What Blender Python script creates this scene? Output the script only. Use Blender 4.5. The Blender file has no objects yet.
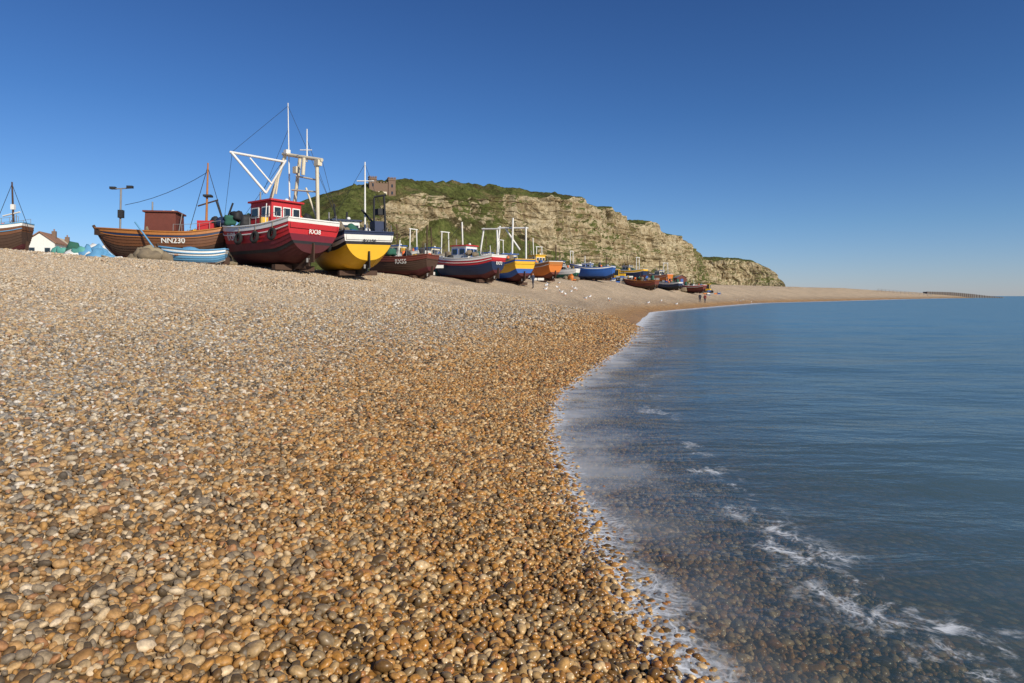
import bpy, bmesh, math, random
import numpy as np
from mathutils import Vector, Matrix, Quaternion
random.seed(4); rng=np.random.default_rng(7)
F=650.0; HY=296.0; EYE=1.9
scene=bpy.context.scene
col=scene.collection
# ------------------------------------------------------------------ camera
cam=bpy.data.cameras.new("camera"); co=bpy.data.objects.new("camera",cam); col.objects.link(co)
co.location=(0,0,EYE); co.rotation_euler=(math.radians(90),0,0)
cam.sensor_width=36; cam.lens=F/1024*36; cam.shift_y=-(341.5-HY)/1024; cam.clip_start=.1; cam.clip_end=60000
scene.camera=co
scene.view_settings.view_transform='Standard'; scene.view_settings.look='None'; scene.view_settings.exposure=0
# ------------------------------------------------------------------ light
az=math.radians(138); el=math.radians(30)
sv=Vector((math.sin(az)*math.cos(el),math.cos(az)*math.cos(el),math.sin(el)))
sl=bpy.data.lights.new("sun",'SUN'); sl.energy=4.8; sl.angle=math.radians(.5); sl.color=(1,.93,.80)
so=bpy.data.objects.new("sun",sl); col.objects.link(so); so.rotation_euler=sv.to_track_quat('Z','Y').to_euler()
w=bpy.data.worlds.new("World"); scene.world=w; w.use_nodes=True
nt=w.node_tree; bg=nt.nodes['Background']
sky=nt.nodes.new('ShaderNodeTexSky'); sky.sky_type='NISHITA'; sky.sun_disc=False
sky.sun_elevation=el; sky.sun_rotation=az; sky.air_density=1.0; sky.dust_density=.1; sky.ozone_density=3.0
tcw=nt.nodes.new('ShaderNodeTexCoord'); sxw=nt.nodes.new('ShaderNodeSeparateXYZ'); nt.links.new(tcw.outputs['Generated'],sxw.inputs[0])
rw=nt.nodes.new('ShaderNodeValToRGB'); nt.links.new(sxw.outputs[2],rw.inputs[0])
E=rw.color_ramp; E.elements[0].position=0; E.elements[0].color=(.76,.87,1.32,1); E.elements[1].position=.55; E.elements[1].color=(.30,.52,.90,1)
e=E.elements.new(.10); e.color=(.58,.82,1.18,1); e=E.elements.new(.26); e.color=(.40,.68,1.06,1)
mul=nt.nodes.new('ShaderNodeMix'); mul.data_type='RGBA'; mul.blend_type='MULTIPLY'; mul.inputs[0].default_value=1
nt.links.new(rw.outputs[0],mul.inputs[7])
nt.links.new(sky.outputs[0],mul.inputs[6]); nt.links.new(mul.outputs[2],bg.inputs[0]); bg.inputs[1].default_value=.085
# ------------------------------------------------------------------ node helpers
class M:
    def __init__(s,name):
        s.m=bpy.data.materials.new(name); s.m.use_nodes=True; s.t=s.m.node_tree; s.t.nodes.clear()
        s.out=s.n('OutputMaterial')
    def n(s,ty,**k):
        x=s.t.nodes.new('ShaderNode'+ty)
        for a,b in k.items(): setattr(x,a,b)
        return x
    def l(s,a,b): s.t.links.new(a,b)
    def put(s,inp,v):
        if isinstance(v,bpy.types.NodeSocket): s.l(v,inp)
        elif v is not None: inp.default_value=v
    def math(s,op,a,b=None,c=None,clamp=False):
        x=s.n('Math',operation=op,use_clamp=clamp); s.put(x.inputs[0],a); s.put(x.inputs[1],b)
        if c is not None: s.put(x.inputs[2],c)
        return x.outputs[0]
    def mix(s,f,a,b,mode='MIX'):
        x=s.n('Mix',data_type='RGBA',blend_type=mode); s.put(x.inputs[0],f); s.put(x.inputs[6],a); s.put(x.inputs[7],b); return x.outputs[2]
    def sm(s,v,a,b,lo=0,hi=1):
        x=s.n('MapRange',interpolation_type='SMOOTHSTEP'); s.put(x.inputs[0],v); s.put(x.inputs[1],a); s.put(x.inputs[2],b)
        x.inputs[3].default_value=lo; x.inputs[4].default_value=hi; return x.outputs[0]
    def noise(s,vec,scale,det=4,rough=.55,dist=0):
        x=s.n('TexNoise'); s.put(x.inputs['Vector'],vec); x.inputs['Scale'].default_value=scale; x.inputs['Detail'].default_value=det
        x.inputs['Roughness'].default_value=rough; x.inputs['Distortion'].default_value=dist; return x.outputs[0]
    def scalev(s,vec,sc):
        x=s.n('Mapping'); s.put(x.inputs[0],vec); x.inputs[3].default_value=sc; return x.outputs[0]
    def ramp(s,f,stops,mode='LINEAR'):
        x=s.n('ValToRGB'); r=x.color_ramp; r.interpolation=mode
        while len(r.elements)<len(stops): r.elements.new(.5)
        for e,(p,c) in zip(r.elements,stops): e.position=p; e.color=(*c,1)
        s.put(x.inputs[0],f); return x.outputs[0]
    def bump(s,h,st,d,normal=None):
        x=s.n('Bump'); x.inputs['Strength'].default_value=st; x.inputs['Distance'].default_value=d; s.l(h,x.inputs['Height'])
        if normal: s.l(normal,x.inputs['Normal'])
        return x.outputs[0]
    def bsdf(s,colr,rough=.6,normal=None,metal=0,spec=None,link=True):
        x=s.n('BsdfPrincipled'); s.put(x.inputs['Base Color'],colr); s.put(x.inputs['Roughness'],rough); x.inputs['Metallic'].default_value=metal
        if spec is not None: s.put(x.inputs['Specular IOR Level'],spec)
        if normal: s.l(normal,x.inputs['Normal'])
        if link: s.l(x.outputs[0],s.out.inputs[0])
        return x.outputs[0]
def c4(c): return (*c,1)
PEB=[(0,(.40,.34,.25)),(.09,(.42,.28,.14)),(.20,(.27,.165,.075)),(.30,(.24,.22,.19)),(.40,(.54,.48,.38)),(.48,(.40,.24,.085)),
     (.58,(.12,.08,.045)),(.67,(.19,.185,.18)),(.76,(.48,.36,.21)),(.83,(.06,.055,.05)),(.91,(.64,.60,.54)),(.95,(.33,.18,.10))]
def pebble_color(m,rnd,pos):
    base=m.ramp(rnd,PEB,'CONSTANT')
    z=m.n('SeparateXYZ'); m.l(pos,z.inputs[0])
    n=m.noise(pos,.7,3); zz=m.math('ADD',z.outputs[2],m.math('MULTIPLY',m.math('SUBTRACT',n,.5),.45))
    wet=m.sm(zz,.12,1.05,1,0)
    dry=m.mix(m.sm(zz,.5,2.6,.06,.50),base,(.60,.485,.345,1))
    wetc=m.mix(.75,base,m.mix(1,base,(1.10,.77,.34,1),'MULTIPLY'))
    wetc=m.mix(.16,wetc,(.36,.20,.05,1))
    return m.mix(wet,dry,wetc),m.sm(zz,.05,.6,1,0)
m=M("pebble_stone"); g=m.n('NewGeometry'); oi=m.n('ObjectInfo')
c,wet=pebble_color(m,oi.outputs['Random'],oi.outputs['Location'])
tc=m.n('TexCoord'); sp=m.noise(tc.outputs['Object'],2.2,4,.6)
c=m.mix(.8,c,m.mix(1,c,m.ramp(sp,[(.3,(.55,.55,.55)),(.7,(1.3,1.26,1.2))]),'MULTIPLY'))
m.bsdf(c,m.math('SUBTRACT',.70,m.math('MULTIPLY',wet,.42)),spec=.4); MAT_PEB=m.m
m=M("shingle"); g=m.n('NewGeometry'); pos=g.outputs['Position']
v=m.n('TexVoronoi'); m.l(pos,v.inputs['Vector']); v.inputs['Scale'].default_value=20
sx=m.n('SeparateColor'); m.l(v.outputs['Color'],sx.inputs[0])
c,wet=pebble_color(m,sx.outputs[0],pos)
v2=m.n('TexVoronoi'); m.l(pos,v2.inputs['Vector']); v2.inputs['Scale'].default_value=5
s2=m.n('SeparateColor'); m.l(v2.outputs['Color'],s2.inputs[0])
spz=m.n('SeparateXYZ'); m.l(pos,spz.inputs[0])
mac=m.noise(m.scalev(pos,(.5,.16,1)),.55,5,.6); mic=m.noise(pos,3,5,.75)
c=m.mix(.35,c,m.mix(1,c,m.ramp(s2.outputs[0],[(0,(.55,.52,.5)),(1,(1.5,1.5,1.5))]),'MULTIPLY'))
c=m.mix(1,c,m.ramp(mac,[(.3,(.82,.81,.80)),(.7,(1.14,1.12,1.1))]),'MULTIPLY')
c=m.mix(1,c,m.ramp(mic,[(.3,(.70,.70,.70)),(.7,(1.3,1.29,1.28))]),'MULTIPLY')
dark=m.sm(v.outputs['Distance'],.4,.75,1,.45); c=m.mix(1,c,dark,'MULTIPLY')
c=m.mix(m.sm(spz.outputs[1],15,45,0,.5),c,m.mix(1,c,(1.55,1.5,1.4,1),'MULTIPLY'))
h=m.math('SUBTRACT',1,v.outputs['Distance'])
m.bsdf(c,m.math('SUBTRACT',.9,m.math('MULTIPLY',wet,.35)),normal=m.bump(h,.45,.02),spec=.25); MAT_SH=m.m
# ------------------------------------------------------------------ numpy noise
def vnoise(x,y,seed=0):
    xi=np.floor(x).astype(np.int64); yi=np.floor(y).astype(np.int64); xf=x-xi; yf=y-yi
    def hsh(a,b):
        n=(a*374761393+b*668265263+seed*1442695041)&0x7fffffff
        n=((n^(n>>13))*1274126177)&0x7fffffff
        return ((n^(n>>16))&0xffff)/65535.0
    u=xf*xf*(3-2*xf); v=yf*yf*(3-2*yf)
    return (hsh(xi,yi)*(1-u)+hsh(xi+1,yi)*u)*(1-v)+(hsh(xi,yi+1)*(1-u)+hsh(xi+1,yi+1)*u)*v
def fbm(x,y,seed=0,o=4):
    r=0;a=.5;f=1
    for i in range(o): r=r+a*vnoise(x*f,y*f,seed+i*17); a*=.5; f*=2.03
    return r
# ------------------------------------------------------------------ terrain
WL=[(-3000,-900),(60,-300),(14,-60),(4.0,-14),(2.2,-5),(1.4,0),(.93,2),(.66,3.2),(.53,4.06),(.42,5.28),(.26,7.5),(.25,9.2),(.66,13),(1.7,17),(3.5,23),(6.3,35),(10,51),
    (16.3,77),(29,103),(46,137),(66,176),(140,270),(246,411),(380,570),(463,650),(452,668),(430,700),(405,900),(398,1100),(300,1500),(0,2500),(-1500,3200),(-6000,3600)]
wy=np.array([p[1] for p in WL],float); wx=np.array([p[0] for p in WL],float)
def xw(y): return np.interp(y,wy,wx)
dy=np.arange(-60,120,.5); ker=np.hanning(9); ker/=ker.sum()
sx_=np.convolve(np.pad(xw(dy),4,mode='edge'),ker,'valid')
far=[(x,y) for x,y in WL if y>=137]; near0=[(x,y) for x,y in WL if y<-60]
poly=np.array(near0+list(zip(sx_,dy))+far,float)
def xwl(y): return np.interp(y,poly[:,1],poly[:,0])
def sdist(x,y):
    x=np.asarray(x,float); y=np.asarray(y,float); out=np.full(x.shape,1e9)
    a=poly[:-1]; b=poly[1:]
    for i in range(len(a)):
        dx,dyy=b[i]-a[i]; L2=dx*dx+dyy*dyy
        t=np.clip(((x-a[i][0])*dx+(y-a[i][1])*dyy)/L2,0,1)
        d=(x-a[i][0]-t*dx)**2+(y-a[i][1]-t*dyy)**2
        np.minimum(out,d,out=out)
    s=np.where(x<xwl(y),1,-1); return s*np.sqrt(out)
def zprof(sd,x,y):
    sl=np.interp(y,[40,80,130,300],[.172,.245,.25,.2]); zc=np.interp(y,[45,60,90,140,200,300,450,600,660],[3.75,3.9,4.5,5.2,5.6,6.2,7.0,5.5,4.5])
    k=.22; s=np.clip(sd,-60,80)*sl
    z=-k*np.log(np.exp(-s/k)+np.exp(-zc/k))
    z=z+np.clip(sd-22,0,60)*.022
    land=np.clip(sd/6,0,1)
    z=z+land*((fbm(x*.25,y*.25,3)-.47)*.30+(fbm(x*.05,y*.05,9)-.47)*.5)
    z=z+np.clip(sd+.5,0,1)*(fbm(x*1.3,y*.9,5,3)-.44)*.055
    wv=(fbm(x*.12,y*.12,41,3)-.45)*2.5     # storm berms left by the tides
    for c_,h_,w_ in((4.2,.07,.55),(8.5,.10,.9),(14,.10,1.1)): z=z+h_*np.exp(-((sd-c_-wv)/w_)**2)
    z=np.where(sd<0,np.maximum(sd*.09,-4),z)
    return z
def tz(x,y):
    x=np.atleast_1d(np.asarray(x,float)); y=np.atleast_1d(np.asarray(y,float)); sd=sdist(x,y); return zprof(sd,x,y)
def polar(r0,r1,nr,nth,cx=0,cy=-.5):
    r=np.concatenate([[0.0],np.geomspace(r0,r1,nr)])[1:]
    th=np.linspace(0,2*np.pi,nth,endpoint=False)
    R,T=np.meshgrid(r,th,indexing='ij'); x=cx+R*np.cos(T); y=cy+R*np.sin(T)
    X=np.concatenate([[cx],x.ravel()]); Y=np.concatenate([[cy],y.ravel()])
    i=np.arange(nr-1)[:,None]; j=np.arange(nth)[None,:]; jn=(j+1)%nth
    q=np.stack([1+i*nth+j,1+(i+1)*nth+j,1+(i+1)*nth+jn,1+i*nth+jn],-1).reshape(-1,4)
    tri=[(0,1+k,1+(k+1)%nth) for k in range(nth)]
    return X,Y,q,tri
def mk(name,V,q,tri,mat,smooth=True):
    me=bpy.data.meshes.new(name); 
    loops=np.concatenate([q.ravel(),np.array(tri,dtype=np.int64).ravel()]) if len(tri) else q.ravel()
    nq=len(q); ntr=len(tri)
    me.vertices.add(len(V)); me.vertices.foreach_set('co',V.astype(np.float32).ravel())
    me.loops.add(len(loops)); me.loops.foreach_set('vertex_index',loops.astype(np.int32))
    me.polygons.add(nq+ntr)
    st=np.concatenate([np.arange(nq)*4,nq*4+np.arange(ntr)*3]).astype(np.int32)
    me.polygons.foreach_set('loop_start',st)
    me.update(calc_edges=True); me.validate()
    me.polygons.foreach_set('use_smooth',[smooth]*len(me.polygons))
    me.materials.append(mat); o=bpy.data.objects.new(name,me); col.objects.link(o); return o
X,Y,q,tri=polar(.4,5000,330,640)
sd=sdist(X,Y); Z=zprof(sd,X,Y)
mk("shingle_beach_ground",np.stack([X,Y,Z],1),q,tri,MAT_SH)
# ------------------------------------------------------------------ sea
m=M("sea_water"); g=m.n('NewGeometry'); pos=g.outputs['Position']; at=m.n('Attribute',attribute_name='off'); d=at.outputs['Fac']
sp=m.n('SeparateXYZ'); m.l(pos,sp.inputs[0])
dist=m.n('VectorMath',operation='LENGTH'); m.l(pos,dist.inputs[0]); D=dist.outputs['Value']
n1=m.noise(m.scalev(pos,(.55,1.1,1)),1.1,5,.6,.4); n2=m.noise(m.scalev(pos,(.35,1.0,1)),.33,4,.55,.3); n3=m.noise(m.scalev(pos,(.5,1,1)),.06,3)
hh=m.math('ADD',m.math('MULTIPLY',n1,.11),m.math('ADD',m.math('MULTIPLY',n2,.30),m.math('MULTIPLY',n3,.8)))
nb=m.bump(hh,.5,1.0)
tr=m.n('BsdfTransparent'); tr.inputs[0].default_value=(.90,.93,.89,1)
deep=m.sm(D,4,60); dc=m.mix(deep,(.10,.17,.185,1),(.068,.205,.315,1))
df=m.n('BsdfDiffuse'); m.l(dc,df.inputs[0]); 
dep=m.math('SUBTRACT',1,m.math('POWER',2.718,m.math('MULTIPLY',d,-.28)),clamp=True)
b1=m.n('MixShader'); m.l(dep,b1.inputs[0]); m.l(tr.outputs[0],b1.inputs[1]); m.l(df.outputs[0],b1.inputs[2])
gl=m.n('BsdfGlossy'); gl.inputs['Roughness'].default_value=.15; m.l(nb,gl.inputs['Normal'])
fr=m.n('Fresnel'); fr.inputs[0].default_value=1.33; m.l(nb,fr.inputs['Normal'])
frc=m.math('MINIMUM',fr.outputs[0],.5)
b2=m.n('MixShader'); m.l(frc,b2.inputs[0]); m.l(b1.outputs[0],b2.inputs[1]); m.l(gl.outputs[0],b2.inputs[2])
wob=m.math('MULTIPLY',m.math('SUBTRACT',m.noise(pos,.9,3),.5),1.5)
sc=m.math('ADD',1,m.math('MULTIPLY',D,.02)); dd=m.math('DIVIDE',m.math('ADD',d,m.math('MULTIPLY',wob,m.sm(d,0,1.0))),sc)
vo=m.n('TexVoronoi',feature='DISTANCE_TO_EDGE'); 
wn=m.n('TexNoise'); m.l(pos,wn.inputs['Vector']); wn.inputs['Scale'].default_value=3; wn.inputs['Detail'].default_value=4
wv=m.n('VectorMath',operation='MULTIPLY_ADD'); m.l(wn.outputs['Color'],wv.inputs[0]); wv.inputs[1].default_value=(.45,.45,0); m.l(pos,wv.inputs[2])
m.l(wv.outputs[0],vo.inputs['Vector']); vo.inputs['Scale'].default_value=7
vo2=m.n('TexVoronoi',feature='DISTANCE_TO_EDGE'); m.l(wv.outputs[0],vo2.inputs['Vector']); vo2.inputs['Scale'].default_value=17
lace=m.math('MAXIMUM',m.sm(vo.outputs['Distance'],.0,.12,1,0),m.math('MULTIPLY',m.sm(vo2.outputs['Distance'],0,.22,1,0),.6))
pt=m.noise(pos,.8,4,.6); pt2=m.noise(pos,2.6,5,.7,.8); fine=m.noise(pos,9,5,.7)
edge=m.math('MULTIPLY',m.sm(dd,.14,.62,1,0),m.math('ADD',.40,m.math('MULTIPLY',lace,.8)))
edge=m.math('MULTIPLY',edge,m.sm(m.math('ADD',fine,m.math('MULTIPLY',pt,.6)),.48,.92))
milk=m.math('MULTIPLY',m.math('MULTIPLY',m.sm(dd,.25,1.3,1,0),m.sm(pt,.3,.65)),m.sm(sp.outputs[1],4,9,.14,.5))
strand=m.math('MULTIPLY',m.sm(dd,1.1,1.45),m.sm(dd,1.55,2.0,1,0))
strand=m.math('MULTIPLY',strand,m.math('MULTIPLY',m.math('ADD',m.math('MULTIPLY',lace,.75),.08),m.sm(m.math('ADD',m.math('MULTIPLY',pt,.45),m.math('MULTIPLY',pt2,.55)),.50,.60)))
strand=m.math('MULTIPLY',strand,m.sm(sp.outputs[1],7,16,1,.25))
strand=m.math('MULTIPLY',strand,m.sm(sp.outputs[1],20,34,1,0))
wash=m.math('MULTIPLY',m.math('MULTIPLY',m.sm(dd,.1,.7,1,0),m.sm(sp.outputs[1],9,15)),.75)
wash=m.math('MULTIPLY',wash,m.sm(fine,.25,.6,.5,1))
foam=m.math('MAXIMUM',m.math('MAXIMUM',edge,milk),m.math('MAXIMUM',strand,wash)); foam=m.math('MULTIPLY',foam,1,clamp=True)
fd=m.n('BsdfDiffuse'); fd.inputs[0].default_value=(.80,.82,.83,1)
b3=m.n('MixShader'); m.l(foam,b3.inputs[0]); m.l(b2.outputs[0],b3.inputs[1]); m.l(fd.outputs[0],b3.inputs[2]); m.l(b3.outputs[0],m.out.inputs[0])
X,Y,q,tri=polar(.4,40000,380,560)
sd=sdist(X,Y); keep=sd<3.0
W=np.clip(-sd/6,0,1); Zs=.0+W*(np.clip(1-np.hypot(X,Y)/300,0,1))*((fbm(X*.25+Y*.05,Y*.5,21,3)-.44)*.16)
kq=keep[q].all(1); q=q[kq]; tri=[t for t in tri if keep[list(t)].all()]
so_=mk("sea",np.stack([X,Y,Zs],1),q,tri,m.m)
a=so_.data.attributes.new('off','FLOAT','POINT')
if len(so_.data.vertices)==len(sd): a.data.foreach_set('value',np.clip(-sd,-1,200).astype(np.float32))
# ------------------------------------------------------------------ pebbles
pcol=bpy.data.collections.new("pebble_variants")
for k in range(8):
    bm=bmesh.new(); bmesh.ops.create_icosphere(bm,subdivisions=2,radius=1)
    fx,fy,fz=random.uniform(.95,1.15),random.uniform(.66,.92),random.uniform(.45,.7)
    for v_ in bm.verts:
        n=v_.co.copy(); s=1+.13*math.sin(n.x*2.1+k*1.7)*math.cos(n.y*2.3+k)+.08*math.sin(n.z*3+n.x*2+k*2.9)
        v_.co=Vector((n.x*fx*s,n.y*fy*s,n.z*fz*s))
    for f in bm.faces: f.smooth=True
    me=bpy.data.meshes.new("pebble"); bm.to_mesh(me); bm.free(); me.materials.append(MAT_PEB)
    pcol.objects.link(bpy.data.objects.new("pebble",me))
def scatter(y0,y1,sp,rmin,rmax,prob=1.0):
    gx=np.arange(-.98*y1-2,8,sp); gy=np.arange(y0,y1,sp); A,B_=np.meshgrid(gx,gy); A=A.ravel(); B_=B_.ravel()
    A=A+rng.uniform(-.6,.6,A.shape)*sp; B_=B_+rng.uniform(-.6,.6,B_.shape)*sp
    k=(A>-.95*B_-1.2)&(A<xwl(B_)+2.0)&(rng.random(A.shape)<prob); A=A[k];B_=B_[k]
    r=rmin+(rmax-rmin)*rng.random(A.shape)**1.8
    r=r*(.78+.48*fbm(A*.8,B_*.8,77,3))
    return A,B_,r
S=[scatter(1.0,8,.031,.013,.035),scatter(1.0,8,.12,.030,.050,.6),scatter(8,13,.040,.017,.042),scatter(13,24,.058,.025,.054),scatter(24,50,.12,.037,.08,.9)]
PX=np.concatenate([s[0] for s in S]);PY=np.concatenate([s[1] for s in S]);PR=np.concatenate([s[2] for s in S])
sd=sdist(PX,PY); PZ=zprof(sd,PX,PY)+PR*.25+rng.uniform(-.004,.014,PX.shape)
me=bpy.data.meshes.new("beach_pebbles"); me.vertices.add(len(PX)); me.vertices.foreach_set('co',np.stack([PX,PY,PZ],1).astype(np.float32).ravel())
a=me.attributes.new('rad','FLOAT','POINT'); a.data.foreach_set('value',PR.astype(np.float32))
rot=np.stack([rng.normal(0,.45,PX.shape),rng.normal(0,.45,PX.shape),rng.uniform(0,6.28,PX.shape)],1)
a=me.attributes.new('rot','FLOAT_VECTOR','POINT'); a.data.foreach_set('vector',rot.astype(np.float32).ravel())
po=bpy.data.objects.new("beach_pebbles",me); col.objects.link(po)
ng=bpy.data.node_groups.new("pebble_scatter",'GeometryNodeTree')
ng.interface.new_socket('Geometry',in_out='INPUT',socket_type='NodeSocketGeometry'); ng.interface.new_socket('Geometry',in_out='OUTPUT',socket_type='NodeSocketGeometry')
gi=ng.nodes.new('NodeGroupInput'); go=ng.nodes.new('NodeGroupOutput'); iop=ng.nodes.new('GeometryNodeInstanceOnPoints')
ci=ng.nodes.new('GeometryNodeCollectionInfo'); ci.inputs[0].default_value=pcol; ci.inputs['Separate Children'].default_value=True; ci.inputs['Reset Children'].default_value=True
ra=ng.nodes.new('GeometryNodeInputNamedAttribute'); ra.data_type='FLOAT'; ra.inputs[0].default_value='rad'
rt=ng.nodes.new('GeometryNodeInputNamedAttribute'); rt.data_type='FLOAT_VECTOR'; rt.inputs[0].default_value='rot'
ng.links.new(gi.outputs[0],iop.inputs['Points']); ng.links.new(ci.outputs[0],iop.inputs['Instance']); iop.inputs['Pick Instance'].default_value=True
ng.links.new(ra.outputs[0],iop.inputs['Scale']); 
e2r=ng.nodes.new('FunctionNodeEulerToRotation'); ng.links.new(rt.outputs[0],e2r.inputs[0]); ng.links.new(e2r.outputs[0],iop.inputs['Rotation'])
ng.links.new(iop.outputs[0],go.inputs[0])
md=po.modifiers.new("scatter",'NODES'); md.node_group=ng
# ------------------------------------------------------------------ materials for objects
_mc={}
def paint(c,rough=.45,wear=.35,name="paint"):
    k=(tuple(c),rough,wear,name)
    if k in _mc: return _mc[k]
    m=M(name); tc=m.n('TexCoord'); p=tc.outputs['Object']
    n=m.noise(p,3.0,5,.65); st=m.noise(m.scalev(p,(3,3,.35)),2.2,5,.7)
    cc=m.mix(m.sm(n,.3,.75,0,.35*wear*2),c4(c),c4([x*.55 for x in c]))
    cc=m.mix(m.sm(st,.58,.72,0,wear),cc,c4([c[0]*.35+.05,c[1]*.3+.03,c[2]*.3+.02]))
    cc=m.mix(m.sm(m.noise(p,11,4,.7),.66,.74,0,wear*.8),cc,(.34,.31,.27,1))
    m.bsdf(cc,m.math('ADD',rough,m.math('MULTIPLY',n,.25)),normal=m.bump(n,.15,.03)); _mc[k]=m.m; return m.m
def metal(c=(.25,.24,.23)): return paint(c,.5,.5,"steel")
RED=paint((.50,.02,.025)); MAROON=paint((.16,.012,.024)); DRED=paint((.08,.012,.014),.6,.5); WHITE=paint((.76,.74,.68),.45,.25); YEL=paint((.76,.43,.015),.45,.2)
BLUE=paint((.02,.10,.36)); NAVY=paint((.012,.025,.07)); BLACK=paint((.018,.018,.02),.6,.3); WOOD=paint((.15,.055,.018),.5,.5,"varnished_wood"); WOODL=paint((.40,.15,.03),.4,.35,"varnished_wood")
DWOOD=paint((.07,.035,.02),.7,.5,"old_wood"); GREY=paint((.3,.3,.3)); ORANGE=paint((.60,.17,.02)); LBLUE=paint((.12,.32,.52)); BROWNR=paint((.15,.035,.02),.6,.5)
STEEL=metal(); RUBBER=paint((.02,.02,.02),.9,.1,"rubber"); ROPE=paint((.30,.24,.15),.9,.2,"rope"); NETG=paint((.03,.12,.08),.95,.5,"net_green"); NETB=paint((.22,.17,.11),.95,.6,"net_tan")
CREAM=paint((.66,.58,.42)); ORB=paint((.8,.16,.03),.5,.1,"buoy"); TARP=paint((.10,.34,.28),.6,.3,"tarpaulin"); ROOF=paint((.30,.16,.10),.8,.4,"roof_tiles"); BRICK=paint((.20,.13,.09),.85,.4,"brickwork")
CONC=paint((.16,.15,.14),.85,.4,"weathered_concrete"); SKIN=paint((.5,.3,.22),.6,0,"skin"); GULLW=paint((.8,.8,.78),.7,0,"feather_white"); GULLG=paint((.33,.35,.38),.7,0,"feather_grey")
m=M("window_glass"); m.bsdf((.02,.03,.04,1),.08); GLASS=m.m
# ------------------------------------------------------------------ mesh accumulator
class Acc:
    def __init__(s): s.v=[];s.f=[];s.fm=[];s.fs=[];s.mats=[]
    def mi(s,m):
        if m not in s.mats: s.mats.append(m)
        return s.mats.index(m)
    def add(s,vs,fs,m,smooth=False):
        b=len(s.v); s.v+= [tuple(x) for x in vs]; i=s.mi(m)
        for f in fs: s.f.append([b+k for k in f]); s.fm.append(i); s.fs.append(smooth)
    def box(s,c,sz,m,rz=0,taper=1.0,ry=0):
        c=Vector(c); vs=[]
        R=Matrix.Rotation(rz,3,'Z')@Matrix.Rotation(ry,3,'Y')
        for z in (-1,1):
            t=taper if z>0 else 1
            for x,y in ((-1,-1),(1,-1),(1,1),(-1,1)):
                vs.append(c+R@Vector((x*sz[0]/2*t,y*sz[1]/2*t,z*sz[2]/2)))
        s.add(vs,[(0,3,2,1),(4,5,6,7),(0,1,5,4),(1,2,6,5),(2,3,7,6),(3,0,4,7)],m)
    def cyl(s,a,b,r,m,r2=None,n=8,cap=True):
        a=Vector(a);b=Vector(b); r2=r if r2 is None else r2; d=(b-a)
        if d.length<1e-6: return
        qn=d.to_track_quat('Z','Y'); vs=[]
        for p,rr in((a,r),(b,r2)):
            for k in range(n):
                t=2*math.pi*k/n; vs.append(p+qn@Vector((math.cos(t)*rr,math.sin(t)*rr,0)))
        s.add(vs,[(k,(k+1)%n,n+(k+1)%n,n+k) for k in range(n)],m,True)
        if cap: s.add(vs,[tuple(range(n-1,-1,-1)),tuple(range(n,2*n))],m)
    def torus(s,c,ax,R,r,m,n=14,k=7):
        c=Vector(c); qn=Vector(ax).to_track_quat('Z','Y'); vs=[]
        for i in range(n):
            for j in range(k):
                t=2*math.pi*i/n; u=2*math.pi*j/k; vs.append(c+qn@Vector(((R+r*math.cos(u))*math.cos(t),(R+r*math.cos(u))*math.sin(t),r*math.sin(u))))
        s.add(vs,[(i*k+j,((i+1)%n)*k+j,((i+1)%n)*k+(j+1)%k,i*k+(j+1)%k) for i in range(n) for j in range(k)],m,True)
    def blob(s,c,rad,m,rough=.15,nu=12,nv=8,seed=0,smooth=True):
        vs=[];rr=random.Random(seed)
        ph=[rr.uniform(0,6) for _ in range(6)]
        for j in range(nv+1):
            p=math.pi*j/nv
            for i in range(nu):
                t=2*math.pi*i/nu; n=Vector((math.sin(p)*math.cos(t),math.sin(p)*math.sin(t),math.cos(p)))
                k=1+rough*(math.sin(3*n.x+ph[0])+math.sin(4*n.y+ph[1])+math.sin(5*n.z+ph[2])+.6*math.sin(9*n.x+7*n.y+ph[3]))*.5
                vs.append((c[0]+n.x*rad[0]*k,c[1]+n.y*rad[1]*k,c[2]+n.z*rad[2]*k))
        s.add(vs,[(j*nu+i,(j+1)*nu+i,(j+1)*nu+(i+1)%nu,j*nu+(i+1)%nu) for j in range(nv) for i in range(nu)],m,smooth)
    def wire(s,a,b,m,r=.012,sag=0):
        a=Vector(a);b=Vector(b); pts=[a.lerp(b,t/6)-Vector((0,0,sag*4*(t/6)*(1-t/6))) for t in range(7)] if sag else [a,b]
        for p,q_ in zip(pts,pts[1:]): s.cyl(p,q_,r,m,n=5,cap=False)
    def build(s,name,parent=None):
        me=bpy.data.meshes.new(name); me.from_pydata(s.v,[],s.f); 
        for x in s.mats: me.materials.append(x)
        me.polygons.foreach_set('material_index',s.fm); me.polygons.foreach_set('use_smooth',s.fs); me.update()
        o=bpy.data.objects.new(name,me); col.objects.link(o)
        if parent: o.parent=parent
        return o
def empty(name,loc,rz=0,rx=0,ry=0):
    e=bpy.data.objects.new(name,None); e.empty_display_size=.5; col.objects.link(e); e.location=loc; e.rotation_euler=(rx,ry,rz); return e
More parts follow.
